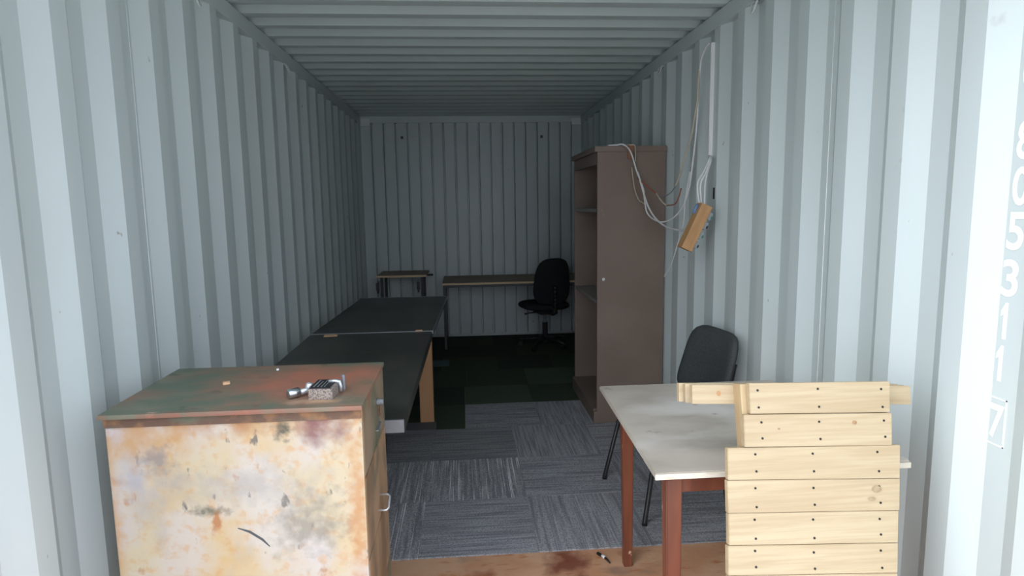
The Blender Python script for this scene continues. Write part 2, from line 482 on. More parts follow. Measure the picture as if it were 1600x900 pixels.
# roof: ridges across the width every 208 mm
prof = []
k = -9
while True:
    a = 3.079 + 0.2085 * k
    if a > YE: break
    # slope that faces the opening runs a-0.03 .. a+0.03 and drops 20 mm into the box
    if a - 0.03 > YF + 0.14:
        prof += [(a - 0.022, 0.027), (a + 0.024, 0.0), (a + 0.078, 0.0), (a + 0.124, 0.027)]
    k += 1
prof = [(YF, prof[0][1])] + [p for p in prof if p[0] < YE + 0.02] + [(YE + 0.06, 0.0)]
cl = sheet('ceiling', prof, lambda s, d, e: (e, s, H + 0.004 + d), 'x', -1.24, 1.24, M['roof'])
tag(cl, kind='structure')

fl = part_box('floor', (-1.25, YF, -0.05), (1.25, YE + 0.08, 0.0), M['ply_floor'], bevel=0)
tag(fl, kind='structure')
gr = part_box('ground', (-14, -14, -0.30), (14, 14, -0.16), M['ground'], bevel=0)
tag(gr, kind='structure')

# rails, posts
n = 1
for s in (-1, 1):
    bm = bmesh.new()
    box(bm, (min(s * 1.172, s * 1.245), YF, 2.315), (max(s * 1.172, s * 1.245), YE + 0.06, 2.392), 0.006)
    box(bm, (min(s * 1.222, s * 1.252), YF, 2.37), (max(s * 1.222, s * 1.252), YE + 0.08, 2.45), 0.002)  # unseen outer lip, added to block sky light leaking in under the roof ridges
    o = link('trim_%d' % n, bm, M['paint']); tag(o, kind='structure'); n += 1
    bm = bmesh.new()                                     # door post at the opening
    box(bm, (min(s * 1.178, s * 1.26), YF, -0.05), (max(s * 1.178, s * 1.26), 1.215 if s > 0 else 1.17, 2.40), 0.008)
    box(bm, (min(s * 1.150, s * 1.178), YF + 0.03, 0), (max(s * 1.150, s * 1.178), YF + 0.07, 2.38), 0.004)
    o = link('trim_%d' % n, bm, M['paint']); tag(o, kind='structure'); n += 1
    bm = bmesh.new()                                     # corner panel at the end wall
    box(bm, (min(s * 1.076, s * 1.25), YE - 0.012, 0.0), (max(s * 1.076, s * 1.25), YE + 0.03, 2.288), 0.002)
    o = link('trim_%d' % n, bm, M['paint']); tag(o, kind='structure'); n += 1
    bm = bmesh.new()                                     # corner casting
    box(bm, (min(s * 1.074, s * 1.25), YE - 0.02, 2.296), (max(s * 1.074, s * 1.25), YE + 0.03, 2.372), 0.004)
    o = link('trim_%d' % n, bm, M['post']); tag(o, kind='structure'); n += 1
bm = bmesh.new()
box(bm, (-1.24, YE - 0.018, 2.325), (1.24, YE + 0.06, 2.40), 0.005)
o = link('trim_%d' % n, bm, M['paint']); tag(o, kind='structure'); n += 1
bm = bmesh.new()                                         # front header over the doors
box(bm, (-1.25, YF, 2.33), (1.25, YF + 0.13, 2.44), 0.005)
o = link('trim_%d' % n, bm, M['paint']); tag(o, kind='structure'); n += 1
bm = bmesh.new()                                         # end sill angle
box(bm, (-1.17, YE - 0.012, 0.006), (1.17, YE + 0.02, 0.032), 0.002)
o = link('trim_%d' % n, bm, M['paint']); tag(o, kind='structure'); n += 1

# weld seams on side walls, fixing marks
part_tube('weld_seam', [(-1.2125, 2.275, 0.02), (-1.2125, 2.275, 2.31)], 0.0022, M['post'], wl)
part_tube('weld_seam', [(1.2125, 2.245, 0.02), (1.2125, 2.245, 2.31)], 0.0022, M['post'], wr_)
part_box('slot', (1.173, 3.195, 1.462), (1.1775, 3.212, 1.520), M['black'], wr_, 0.0)
for x in (-0.747, 0.747):
    part_box('vent_mark', (x - 0.014, YE - 0.002, 2.160), (x + 0.014, YE + 0.048, 2.190), M['dark_steel'], wb_, 0.0)

# stencilled number beside the right door post (white paint, reads top to bottom)
def glyph(ch, y, z, h, wdt):
    if ch == '1':
        bm = bmesh.new()
        q = [(0.006, 0), (-0.006, 0), (-0.006, 0.062), (-0.014, 0.056), (-0.014, 0.070), (-0.002, h), (0.006, h)]
        bm.faces.new([bm.verts.new((1.212 - 0.0012, y - u, z + v)) for u, v in q])
        return link('painted_digit', bm, M['white_paint'], wr_)
    cu = bpy.data.curves.new('digit_curve', 'FONT')
    cu.body = ch
    cu.align_x = 'CENTER'
    cu.size = 1.0
    cu.offset = 0.02
    cu.extrude = 0.0
    tmp = bpy.data.objects.new('digit_tmp', cu)
    COL.objects.link(tmp)
    bpy.context.view_layer.update()
    me = bpy.data.meshes.new_from_object(tmp.evaluated_get(bpy.context.evaluated_depsgraph_get()))
    bpy.data.objects.remove(tmp)
    xs = [v.co.x for v in me.vertices]; ys = [v.co.y for v in me.vertices]
    x0, x1, y0, y1 = min(xs), max(xs), min(ys), max(ys)
    for v in me.vertices:
        u = (v.co.x - (x0 + x1) / 2) / (x1 - x0) * wdt
        t = (v.co.y - y0) / (y1 - y0) * h
        v.co = Vector((1.212 - 0.0012, y - u, z + t))
    me.materials.clear(); me.materials.append(M['white_paint'])
    o = bpy.data.objects.new('painted_digit' if ch.isdigit() else 'painted_letter', me)
    COL.objects.link(o); o.parent = wr_
    return o
for ch, z, y in (('U', 1.700, 1.420), ('8', 1.537, 1.421), ('0', 1.428, 1.423), ('5', 1.320, 1.427), ('3', 1.205, 1.431),
                 ('1', 1.098, 1.434), ('1', 0.990, 1.437)):
    glyph(ch, y + 0.004, z, 0.092, 0.047)
glyph('7', 1.4385, 0.842, 0.088, 0.042)
bm = bmesh.new()
for lo, hi in (((1.2105, 1.4125, 0.824), (1.2119, 1.4155, 0.947)), ((1.2105, 1.4625, 0.824), (1.2119, 1.4655, 0.947)),
               ((1.2105, 1.4125, 0.824), (1.2119, 1.4655, 0.827)), ((1.2105, 1.4125, 0.944), (1.2119, 1.4655, 0.947))):
    box(bm, lo, hi)
link('painted_frame', bm, M['white_paint'], wr_)

# lashing rings under the top rails
def ring(x, y, z, label):
    s = 1 if x > 0 else -1
    bm = bmesh.new()
    pts = []
    for k in range(11):
        a = PI * k / 10
        pts.append((x - s * 0.012 - s * 0.020 * math.sin(a) * 0.6, y + 0.024 * math.cos(a), z - 0.052 * math.sin(a)))
    tube(bm, [(x + s * 0.02, y + 0.024, z + 0.004)] + pts + [(x + s * 0.02, y - 0.024, z + 0.004)], 0.0048, 8)
    o = link('lashing_ring', bm, M['ring'], smooth=True)
    tag(o, label, 'ring', 'lashing rings under the top rails')
ring(-1.172, 2.73, 2.306, 'steel lashing ring under the left roof rail, nearer the opening')
ring(1.172, 2.77, 2.306, 'steel lashing ring under the right roof rail, nearer the opening')
ring(-1.172, 4.05, 2.306, 'steel lashing ring under the left roof rail, deeper in the container')
ring(1.172, 4.09, 2.306, 'steel lashing ring under the right roof rail, beyond the hanging cables')

# ---------------------------------------------------------------- carpet tiles (parts of the floor)
def tile(x0, x1, y0, y1, mat, turn=False, z=0.0):
    g = 0.0003
    w_, d_ = (x1 - x0) - 2 * g, (y1 - y0) - 2 * g
    if turn: w_, d_ = d_, w_
    bm = bmesh.new()
    box(bm, (-w_ / 2, -d_ / 2, 0), (w_ / 2, d_ / 2, 0.006), 0.0012)
    o = link('carpet_tile', bm, mat, fl, loc=((x0 + x1) / 2 + random.uniform(-.001, .001), (y0 + y1) / 2, z + random.uniform(0, .0008)),
             rot=(0, 0, PI / 2 if turn else 0))
    return o
XL = 1.170
def row(y0, y1, x_first, spec):
    x = x_first
    for m, turn in spec:
        a, b_ = max(x, -XL), min(x + 0.5, XL)
        if b_ - a > 0.02 and m: tile(a, b_, y0, y1, m, turn)
        x += 0.5
C_, CL, CD = M['carpet'], M['carpet_line'], M['carpet_dark']
G, GL, GD = M['green'], M['green_light'], M['green_dark']
row(2.461, 2.961, -1.34, [(C_, True), (CL, False), (C_, True), (C_, False), (C_, True), (C_, False)])
row(2.961, 3.461, -1.34, [(C_, True), (CL, False), (CL, False), (C_, True), (C_, False), (C_, True)])
row(3.461, 3.971, -1.34, [(C_, True), (CD, True), (CD, True), (C_, False), (C_, True), (C_, True)])
tile(-1.17, -0.84, 3.971, 4.471, G); tile(-0.84, -0.34, 3.971, 4.471, G); tile(-0.34, -0.14, 3.971, 4.471, G)
tile(-0.14, 0.359, 3.971, 4.471, C_, True); tile(0.359, 0.859, 3.971, 4.471, C_, False); tile(0.859, 1.17, 3.971, 4.471, C_, True)
row(4.471, 4.930, -1.14, [(G, 0), (GD, 0), (GL, 0), (G, 0), (GD, 0)])
row(4.930, 5.430, -1.12, [(GD, 0), (G, 0), (G, 0), (GL, 0), (GD, 0)])
row(5.430, 5.930, -1.34, [(GD, 0), (GD, 0), (G, 0), (GD, 0), (G, 0), (GD, 0)])
row(5.930, 6.430, -1.12, [(GD, 0), (GD, 0), (GD, 0), (G, 0), (GD, 0)])
row(6.430, 6.910, -1.34, [(GD, 0), (GD, 0), (G, 0), (GD, 0), (GD, 0), (GD, 0)])

o = part_box('carpet_offcut', (-0.46, 5.60, 0.007), (-0.28, 5.81, 0.012), M['teal'], bevel=0.001)
tag(o, 'small teal carpet offcut lying on the dark green floor by the workbench', 'carpet')
o = part_box('board', (-1.02, 3.885, 0.0078), (-0.33, 4.028, 0.040), M['dark_board'], bevel=0.003)
tag(o, 'low dark grey board lying on the floor below the near workbench', 'board')

# ---------------------------------------------------------------- metal drawer cabinet
t = empty('drawer_cabinet', (-0.732, 1.865, 0))
tag(t, 'rusty cream metal drawer cabinet with worn green and red top', 'cabinet')
def L(x, y, z): return (x + 0.732, y - 1.865, z)
X0, X1, Y0, Y1 = -1.055, -0.404, 1.640, 2.092
part_box('body', L(X0, Y0, 0.0), L(X1 - 0.004, Y1, 0.918), M['side_metal'], t, 0.004)
bm = bmesh.new()
box(bm, L(X0 - 0.010, Y0 - 0.014, 0.918), L(X1 + 0.006, Y1 + 0.006, 0.931), 0.004)
link('top', bm, M['green_top'], t)
part_box('rust_strip', L(X0 - 0.001, Y0 - 0.0035, 0.893), L(X1, Y0 + 0.01, 0.918), M['rust_band'], t, 0.001)
part_box('frame_edge', L(X1 - 0.006, Y0 + 0.001, 0.01), L(X1 + 0.001, Y0 + 0.018, 0.916), M['side_metal'], t, 0.001)
bm = bmesh.new()
pts = [L(-0.742, Y0 - 0.0004, 0.602), L(-0.712, Y0 - 0.0004, 0.590), L(-0.680, Y0 - 0.0004, 0.566), L(-0.662, Y0 - 0.0004, 0.545)]
tube(bm, pts, [0.0015, 0.0038, 0.0036, 0.0015], 6)
for v in bm.verts: v.co.y = (Y0 - 1.865 - 0.0004) + (v.co.y - (Y0 - 1.865 - 0.0004)) * 0.15
link('scrape', bm, M['dark_steel'], t)
def drawer(z0, z1, mat):
    return part_box('drawer', L(X1 - 0.02, Y0 + 0.020, z0), L(X1 + 0.002, Y1 - 0.006, z1), mat, t, 0.004)
d1 = drawer(0.722, 0.914, M['green_front'])
cylinder('knob', L(X1 + 0.012, 1.915, 0.850), 0.011, 0.022, M['steel'], d1, 'X', 14, 0.003)
hp = part_box('label_holder', L(X1 + 0.001, 1.875, 0.769), L(X1 + 0.010, 1.955, 0.773), M['steel'], d1, 0.001)
part_box('latch', L(X1 + 0.001, 1.925, 0.800), L(X1 + 0.008, 1.945, 0.835), M['rust_band'], d1, 0.001)
d2 = drawer(0.482, 0.714, M['brown_front'])
part_tube('handle', [L(X1, 1.905, 0.552), L(X1 + 0.026, 1.905, 0.552), L(X1 + 0.032, 1.900, 0.547), L(X1 + 0.032, 1.862, 0.528),
                     L(X1 + 0.026, 1.857, 0.524), L(X1, 1.857, 0.524)], 0.0036, M['alu'], d2)
d3 = drawer(0.252, 0.474, M['brown_front'])
drawer(0.030, 0.244, M['green_front'])

# small things on the cabinet top (z = 0.931)
t = empty('chrome_coupling', (-0.582, 1.728, 0.931), (0, 0, R(38)))
tag(t, 'small chrome metal coupling lying on the cabinet top, left of the speckled block', 'fitting')
bm = bmesh.new(); tube(bm, [(-0.034, 0, 0.014), (-0.032, 0, 0.014), (-0.004, 0, 0.014), (0.0, 0, 0.014)], [0.010, 0.0135, 0.0135, 0.010], 14)
link('barrel', bm, M['chrome'], t, True)
bm = bmesh.new(); tube(bm, [(-0.002, 0, 0.013), (0.020, 0, 0.014), (0.028, 0, 0.020)], [0.009, 0.008, 0.007], 12)
link('neck', bm, M['alu'], t, True)
bm = bmesh.new(); tube(bm, [(0.024, 0, 0.014), (0.030, 0, 0.030), (0.031, 0, 0.034)], [0.010, 0.010, 0.006], 12)
link('cap', bm, M['alu'], t, True)
t = empty('speckled_block', (-0.515, 1.735, 0.931), (0, 0, R(-4)))
tag(t, 'grey speckled block with black printed top, lying near the cabinet top edge', 'block')
part_box('body', (-0.033, -0.045, 0), (0.033, 0.045, 0.030), M['speckle'], t, 0.003)
pl = part_box('cover', (-0.031, -0.040, 0.0302), (0.024, 0.044, 0.0325), M['black'], t, 0.0005)
for i, (a, b_) in enumerate(((-0.024, -0.019), (-0.013, -0.009), (-0.002, 0.000), (0.006, 0.009))):
    part_box('stripe', (a, -0.030, 0.0326), (b_, 0.036 - 0.012 * (i % 2), 0.0332), M['steel'] if i != 2 else M['alu'], pl, 0)
bm = bmesh.new()
tube(bm, [(0.008, 0.012, 0.036), (0.026, 0.012, 0.037), (0.036, 0.016, 0.034), (0.040, 0.016, 0.020), (0.040, 0.014, 0.006)], [0.004, 0.005, 0.006, 0.005, 0.004], 10)
link('clip', bm, M['alu'], t, True)
cylinder('pin', (0.038, 0.052, 0.022), 0.0055, 0.044, M['steel'], t)
def chip(name, p, s, mat, label, cat, a=0.4):
    bm = bmesh.new()
    box(bm, (-s[0] / 2, -s[1] / 2, 0), (s[0] / 2, s[1] / 2, s[2]), s[2] * 0.3)
    for v in bm.verts:
        v.co.x += random.uniform(-1, 1) * s[0] * 0.12; v.co.y += random.uniform(-1, 1) * s[1] * 0.12
    o = link(name, bm, mat, loc=p, rot=(0, 0, a))
    tag(o, label, cat)
chip('paint_flake', (-0.836, 1.885, 0.931), (0.018, 0.014, 0.008), M['chip'], 'cream flake on the green cabinet top', 'debris')
chip('paint_flake', (-0.728, 2.030, 0.931), (0.007, 0.007, 0.006), M['white_paint'], 'tiny white crumb at the back of the green cabinet top', 'debris')

# ---------------------------------------------------------------- workbenches on the left
def bench(corners, z, th, label, edge):
    """corners: near-left, near-right, far-right, far-left"""
    cx = sum(c[0] for c in corners) / 4; cy = sum(c[1] for c in corners) / 4
    t = empty('workbench', (cx, cy, 0))
    tag(t, label, 'bench', 'black workbenches along the left wall')
    bm = bmesh.new()
    lo = [bm.verts.new((x - cx, y - cy, z - th)) for x, y in corners]
    hi = [bm.verts.new((x - cx, y - cy, z)) for x, y in corners]
    bm.faces.new(lo); bm.faces.new(hi)
    for k in range(4): bm.faces.new((lo[k], lo[(k + 1) % 4], hi[(k + 1) % 4], hi[k]))
    bmesh.ops.bevel(bm, geom=list(bm.edges), offset=0.003, segments=2, affect='EDGES')
    link('tabletop', bm, M['black_top'], t)
    return t, cx, cy
t, cx, cy = bench([(-1.02, 2.125), (-0.340, 2.125), (-0.319, 3.655), (-1.02, 3.655)], 0.72, 0.048,
                  'near black-topped workbench with grey front edge, directly behind the rusty cabinet', True)
part_box('end_strip', (-1.018 - cx, 2.117 - cy, 0.673), (-0.342 - cx, 2.1255 - cy, 0.7185), M['grey_edge'], t, 0.002)
for x, y in ((-0.96, 2.30), (-0.62, 2.62), (-0.96, 3.55), (-0.62, 3.55)):
    part_box('leg', (x - 0.022 - cx, y - 0.022 - cy, 0.0075), (x + 0.022 - cx, y + 0.022 - cy, 0.672), M['dark_frame'], t, 0.003)
part_box('side_rail', (-0.985 - cx, 2.28 - cy, 0.612), (-0.955 - cx, 3.55 - cy, 0.672), M['dark_frame'], t, 0.003)
part_box('side_rail', (-0.635 - cx, 2.60 - cy, 0.612), (-0.605 - cx, 3.55 - cy, 0.672), M['dark_frame'], t, 0.003)

t, cx, cy = bench([(-1.02, 3.675), (-0.318, 3.675), (-0.270, 5.09), (-0.955, 5.12)], 0.72, 0.040,
                  'far black-topped workbench, on an orange timber leg', False)
part_box('joint_strip', (-1.018 - cx, 3.662 - cy, 0.695), (-0.320 - cx, 3.676 - cy, 0.7225), M['steel'], t, 0.001)
part_box('edge_strip', (-0.965 - cx, 5.090 - cy, 0.70), (-0.275 - cx, 5.110 - cy, 0.7222), M['grey_edge'], t, 0.001)
bm = bmesh.new()
a, b_ = Vector((-0.3155 - cx, 3.68 - cy, 0)), Vector((-0.2675 - cx, 5.09 - cy, 0))
for q in (0,):
    v = [bm.verts.new((p.x + dx, p.y, z)) for p in (a, b_) for dx, z in ((-0.003, 0.70), (0.002, 0.70), (0.002, 0.7195), (-0.003, 0.7195))]
    for k in range(4): bm.faces.new((v[k], v[(k + 1) % 4], v[4 + (k + 1) % 4], v[4 + k]))
    bm.faces.new(v[:4]); bm.faces.new(v[4:])
link('edge_strip', bm, M['steel'], t)
o = taper_leg('leg', -0.389 - cx, 4.075 - cy, -0.389 - cx, 4.075 - cy, 0.679, 0.088, 0.088, M['timber'], t, 0.0075)
o['label'] = 'orange timber leg'
part_box('leg', (-0.560 - cx, 4.985 - cy, 0.0075), (-0.520 - cx, 5.030 - cy, 0.679), M['dark_frame'], t, 0.003)
part_box('leg', (-0.935 - cx, 5.02 - cy, 0.0075), (-0.895 - cx, 5.06 - cy, 0.679), M['dark_frame'], t, 0.003)
part_box('leg', (-0.99 - cx, 4.06 - cy, 0.0075), (-0.95 - cx, 4.10 - cy, 0.679), M['dark_frame'], t, 0.003)
chip('wood_chip', (-0.890, 3.60, 0.7205), (0.065, 0.032, 0.006), M['chip'], 'orange wood chip on the black bench joint, towards the left wall', 'debris', 0.1)
chip('wood_chip', (-0.395, 3.667, 0.7228), (0.035, 0.016, 0.006), M['chip'], 'small orange chip on the bench joint, near its open edge', 'debris', 0.1)

# ---------------------------------------------------------------- small table against the end wall
t = empty('small_table', (-0.76, 6.66, 0))
tag(t, 'small wooden table on dark bracketed legs in the far left corner', 'table')
part_box('tabletop', (-0.245, -0.235, 0.735), (0.255, 0.245, 0.756), M['brown_top'], t, 0.002)
part_box('front_edge', (-0.2452, -0.2375, 0.7355), (0.2552, -0.235, 0.7555), M['tan_edge'], t, 0.0005)
for s in (-1, 1):
    part_box('leg', (s * 0.205 - 0.014, -0.20, 0.0075), (s * 0.205 + 0.014, -0.17, 0.735), M['dark_frame'], t, 0.002)
    part_box('leg', (s * 0.205 - 0.014, 0.17, 0.0075), (s * 0.205 + 0.014, 0.20, 0.735), M['dark_frame'], t, 0.002)
    part_box('cross_bar', (s * 0.205 - 0.010, -0.17, 0.16), (s * 0.205 + 0.010, 0.17, 0.19), M['dark_frame'], t, 0.002)
    bm = bmesh.new()
    box(bm, (s * 0.205 - 0.055, -0.215, 0.60), (s * 0.205 - 0.022, -0.185, 0.68), 0.006)
    box(bm, (s * 0.205 - 0.048, -0.222, 0.575), (s * 0.205 - 0.030, -0.180, 0.615), 0.004)
    br = link('clamp', bm, M['dark_frame'], t)
    part_tube('clamp_hook', [(s * 0.205 - 0.045, -0.2, 0.675), (s * 0.205 - 0.036, -0.205, 0.705), (s * 0.205 - 0.018, -0.2, 0.690)], 0.005, M['steel'], br, curved=True)
part_tube('side_bar', [(0.20, -0.02, 0.730), (0.31, -0.02, 0.732)], 0.011, M['dark_frame'], t)

# ---------------------------------------------------------------- long desk against the end wall
t = empty('long_desk', (0.41, 6.565, -0.017))
tag(t, 'long brown-topped desk with tan front edge along the end wall', 'desk')
part_box('tabletop', (-0.752, -0.325, 0.682), (0.74, 0.340, 0.703), M['brown_top'], t, 0.002)
part_box('front_edge', (-0.7522, -0.3275, 0.6825), (0.7402, -0.325, 0.7015), M['tan_edge'], t, 0.0005)
part_box('apron', (-0.735, -0.305, 0.655), (0.725, -0.285, 0.682), M['dark_steel'], t, 0.002)
part_box('apron', (-0.735, 0.300, 0.655), (0.725, 0.320, 0.682), M['dark_steel'], t, 0.002)
for x in (-0.735, 0.705):
    for y in (-0.285, 0.300):
        part_box('leg', (x - 0.012, y - 0.012, 0.0245), (x + 0.014, y + 0.014, 0.682), M['dark_steel'], t, 0.002)

# ---------------------------------------------------------------- office swivel chair
t = empty('office_chair', (0.685, 6.28, 0.0), (0, 0, R(196)))
tag(t, 'black swivel office chair on star base in front of the long desk', 'chair')
HZ = 0.0075
part_pad('seat', M['black_fabric'], t, w=0.48, h=0.46, t=0.075, curve=-0.0, n=3.4, mtx=Matrix.Translation((0, -0.03, 0.435)) @ Matrix.Rotation(R(-90), 4, 'X'))
part_pad('backrest', M['black_fabric'], t, w=0.42, h=0.47, t=0.055, curve=0.03, n=3.2, narrow=0.18, belly=0.01,
         mtx=Matrix.Translation((0, 0.215, 0.695)) @ Matrix.Rotation(R(-7), 4, 'X'))
bm = bmesh.new()
pts = [(0, 0.02, 0.385), (0, 0.16, 0.375), (0, 0.235, 0.395), (0, 0.250, 0.50), (0, 0.255, 0.66)]
for a, b_ in zip(spline(pts, 4)[:-1], spline(pts, 4)[1:]):
    tube(bm, [a, b_], 0.020, 8)
link('back_support', bm, M['black_plastic'], t, True)
part_box('mechanism', (-0.09, -0.10, 0.355), (0.09, 0.12, 0.398), M['black_plastic'], t, 0.008)
part_tube('lever', [(0.08, 0.04, 0.375), (0.19, 0.04, 0.372), (0.235, 0.04, 0.366)], [0.006, 0.006, 0.011], M['black_plastic'], t)
cylinder('gas_column', (0, 0, 0.285), 0.016, 0.16, M['steel'], t)
cylinder('column_sleeve', (0, 0, 0.165), 0.028, 0.19, M['black_plastic'], t)
bs = cylinder('star_hub', (0, 0, 0.085), 0.042, 0.06, M['black_plastic'], t, bevel=0.006)
for k in range(5):
    a = 2 * PI * k / 5 + 0.75
    c, s = math.cos(a), math.sin(a)
    bm = bmesh.new()
    tube(bm, [(c * 0.03, s * 0.03, 0.100), (c * 0.15, s * 0.15, 0.088), (c * 0.26, s * 0.26, 0.068)], [0.024, 0.019, 0.013], 8)
    link('star_arm', bm, M['black_plastic'], t, True)
    bm = bmesh.new()
    px, py = c * 0.25, s * 0.25
    for sd_ in (-1, 1):
        ox, oy = -s * 0.014 * sd_, c * 0.014 * sd_
        tube(bm, [(px + ox - s * 0.008 * sd_, py + oy + c * 0.008 * sd_, HZ + 0.025), (px + ox + s * 0.008 * sd_, py + oy - c * 0.008 * sd_, HZ + 0.025)], 0.025, 14)
    tube(bm, [(px, py, HZ + 0.02), (px, py, 0.07)], 0.010, 8)
    link('caster', bm, M['black_plastic'], t)

# ---------------------------------------------------------------- tall cupboard (open shelving facing left)
t = empty('tall_cupboard', (0.945, 4.385, 0))
tag(t, 'tall taupe brown open cupboard with shelves, standing against the right wall', 'cupboard')
def K(x, y, z): return (x - 0.945, y - 4.385, z)
CX0, CX1, CY0, CY1, CZ = 0.728, 1.165, 3.966, 4.800, 1.768
part_box('side_panel', K(CX0, CY0, 0.0075), K(CX1, CY0 + 0.020, CZ), M['cupboard'], t, 0.002)
part_box('side_panel', K(CX0, CY1 - 0.020, 0.0075), K(CX1, CY1, CZ), M['cupboard'], t, 0.002)
part_box('back_panel', K(CX1 - 0.012, CY0 + 0.02, 0.02), K(CX1, CY1 - 0.02, CZ), M['cupboard'], t, 0)
part_box('top', K(CX0 - 0.018, CY0 - 0.006, CZ), K(CX1 + 0.004, CY1 + 0.01, CZ + 0.034), M['cupboard'], t, 0.003)
part_box('top_rail', K(CX0, CY0 + 0.02, CZ - 0.075), K(CX0 + 0.020, CY1 - 0.02, CZ), M['cupboard'], t, 0.002)
part_box('shelf', K(CX0 + 0.006, CY0 + 0.02, 1.392), K(CX1 - 0.012, CY1 - 0.02, 1.414), M['cup_shelf'], t, 0.002)
part_box('shelf', K(CX0 + 0.006, CY0 + 0.02, 0.800), K(CX1 - 0.012, CY1 - 0.02, 0.822), M['cup_shelf'], t, 0.002)
part_box('base_shelf', K(CX0 - 0.02, CY0 + 0.02, 0.082), K(CX1 - 0.012, CY1 - 0.02, 0.100), M['cupboard'], t, 0.002)
part_box('plinth', K(CX0 - 0.020, CY0 - 0.001, 0.0075), K(CX0 + 0.02, CY1 - 0.02, 0.086), M['cupboard'], t, 0.002)
bm = bmesh.new()
for x, z, s in ((0.768, 0.965, 0.011),):
    b2 = bmesh.new(); bmesh.ops.create_circle(b2, cap_ends=True, segments=7, radius=s)
    for v in b2.verts: v.co = Vector(K(x + v.co.x * random.uniform(.6, 1.1), CY0 - 0.0008, z + v.co.y * random.uniform(.6, 1.2)))
    merge(bm, b2)
link('paint_chip', bm, M['cable'], t)

# ---------------------------------------------------------------- near table with cream top
t = empty('table', (0.755, 1.96, 0), (0, 0, 0))
tag(t, 'old table with stained cream top and tapered red-brown legs', 'table')
def T(x, y, z): return (x - 0.755, y - 1.96, z)
bm = bmesh.new()
cs = [(0.366, 1.548), (1.080, 1.556), (1.094, 2.360), (0.394, 2.362)]
lo = [bm.verts.new(T(x, y, 0.724)) for x, y in cs]; hi = [bm.verts.new(T(x, y, 0.740)) for x, y in cs]
bm.faces.new(lo); bm.faces.new(hi)
for k in range(4): bm.faces.new((lo[k], lo[(k + 1) % 4], hi[(k + 1) % 4], hi[k]))
bmesh.ops.bevel(bm, geom=list(bm.edges), offset=0.003, segments=2, affect='EDGES')
link('tabletop', bm, M['table_top'], t)
part_box('front_lip', T(0.366, 1.544, 0.7235), T(1.074, 1.5485, 0.7385), M['table_edge'], t, 0.001)
for (x, y, x2, y2) in ((0.437, 1.625, 0.452, 1.632), (0.487, 2.300, 0.505, 2.335), (1.042, 1.625, 1.034, 1.632), (1.042, 2.300, 1.030, 2.330)):
    taper_leg('leg', *T(x, y, 0)[:2], *T(x2, y2, 0)[:2], 0.724, 0.046, 0.034, M['red_wood'], t, 0.0075 if y > 2.4 else 0.0005)
part_box('apron', T(0.458, 1.610, 0.655), T(1.022, 1.630, 0.724), M['red_wood'], t, 0.002)
part_box('apron', T(0.508, 2.295, 0.655), T(1.022, 2.315, 0.724), M['red_wood'], t, 0.002)
part_box('apron', T(1.034, 1.645, 0.655), T(1.052, 2.280, 0.724), M['red_wood'], t, 0.002)
bm = bmesh.new()
b2 = bmesh.new()
v = [b2.verts.new(T(x, y, z)) for x, y, z in ((0.432, 1.648, 0.655), (0.450, 1.648, 0.655), (0.500, 2.28, 0.655), (0.482, 2.28, 0.655),
                                             (0.432, 1.648, 0.724), (0.450, 1.648, 0.724), (0.500, 2.28, 0.724), (0.482, 2.28, 0.724))]
for f in ((0, 1, 2, 3), (4, 5, 6, 7), (0, 1, 5, 4), (1, 2, 6, 5), (2, 3, 7, 6), (3, 0, 4, 7)): b2.faces.new([v[i] for i in f])
merge(bm, b2)
link('apron', bm, M['red_wood'], t)

# ---------------------------------------------------------------- visitor chair behind the table
t = empty('visitor_chair', (0.855, 2.905, 0), (0, 0, R(-82)))
tag(t, 'charcoal fabric visitor chair on black tube legs, behind the cream table', 'chair')
# local frame: front is -Y
part_pad('seat', M['fabric'], t, w=0.46, h=0.42, t=0.055, n=4.5, mtx=Matrix.Translation((0, -0.02, 0.455)) @ Matrix.Rotation(R(-90), 4, 'X'))
part_pad('backrest', M['fabric'], t, w=0.47, h=0.375, t=0.052, curve=0.050, n=5.0, narrow=0.12,
         mtx=Matrix.Translation((0, 0.235, 0.645)) @ Matrix.Rotation(R(-14), 4, 'X'))
for s in (-1, 1):
    part_tube('leg', [(s * 0.205, -0.15, 0.425), (s * 0.252, -0.232, 0.022), (s * 0.253, -0.233, 0.0085)], [0.011, 0.011, 0.013], M['black_plastic'], t, 10)
    part_tube('leg', [(s * 0.205, 0.14, 0.425), (s * 0.242, 0.190, 0.022), (s * 0.243, 0.192, 0.0085)], [0.011, 0.011, 0.013], M['black_plastic'], t, 10)
    part_tube('seat_rail', [(s * 0.205, -0.16, 0.424), (s * 0.205, 0.17, 0.424)], 0.010, M['black_plastic'], t)
    part_tube('back_post', [(s * 0.11, 0.12, 0.425), (s * 0.11, 0.21, 0.435), (s * 0.11, 0.245, 0.50), (s * 0.11, 0.285, 0.68)], 0.010, M['black_plastic'], t, curved=True)
part_tube('cross_tube', [(-0.205, -0.13, 0.424), (0.205, -0.13, 0.424)], 0.010, M['black_plastic'], t)
part_tube('cross_tube', [(-0.205, 0.12, 0.424), (0.205, 0.12, 0.424)], 0.010, M['black_plastic'], t)

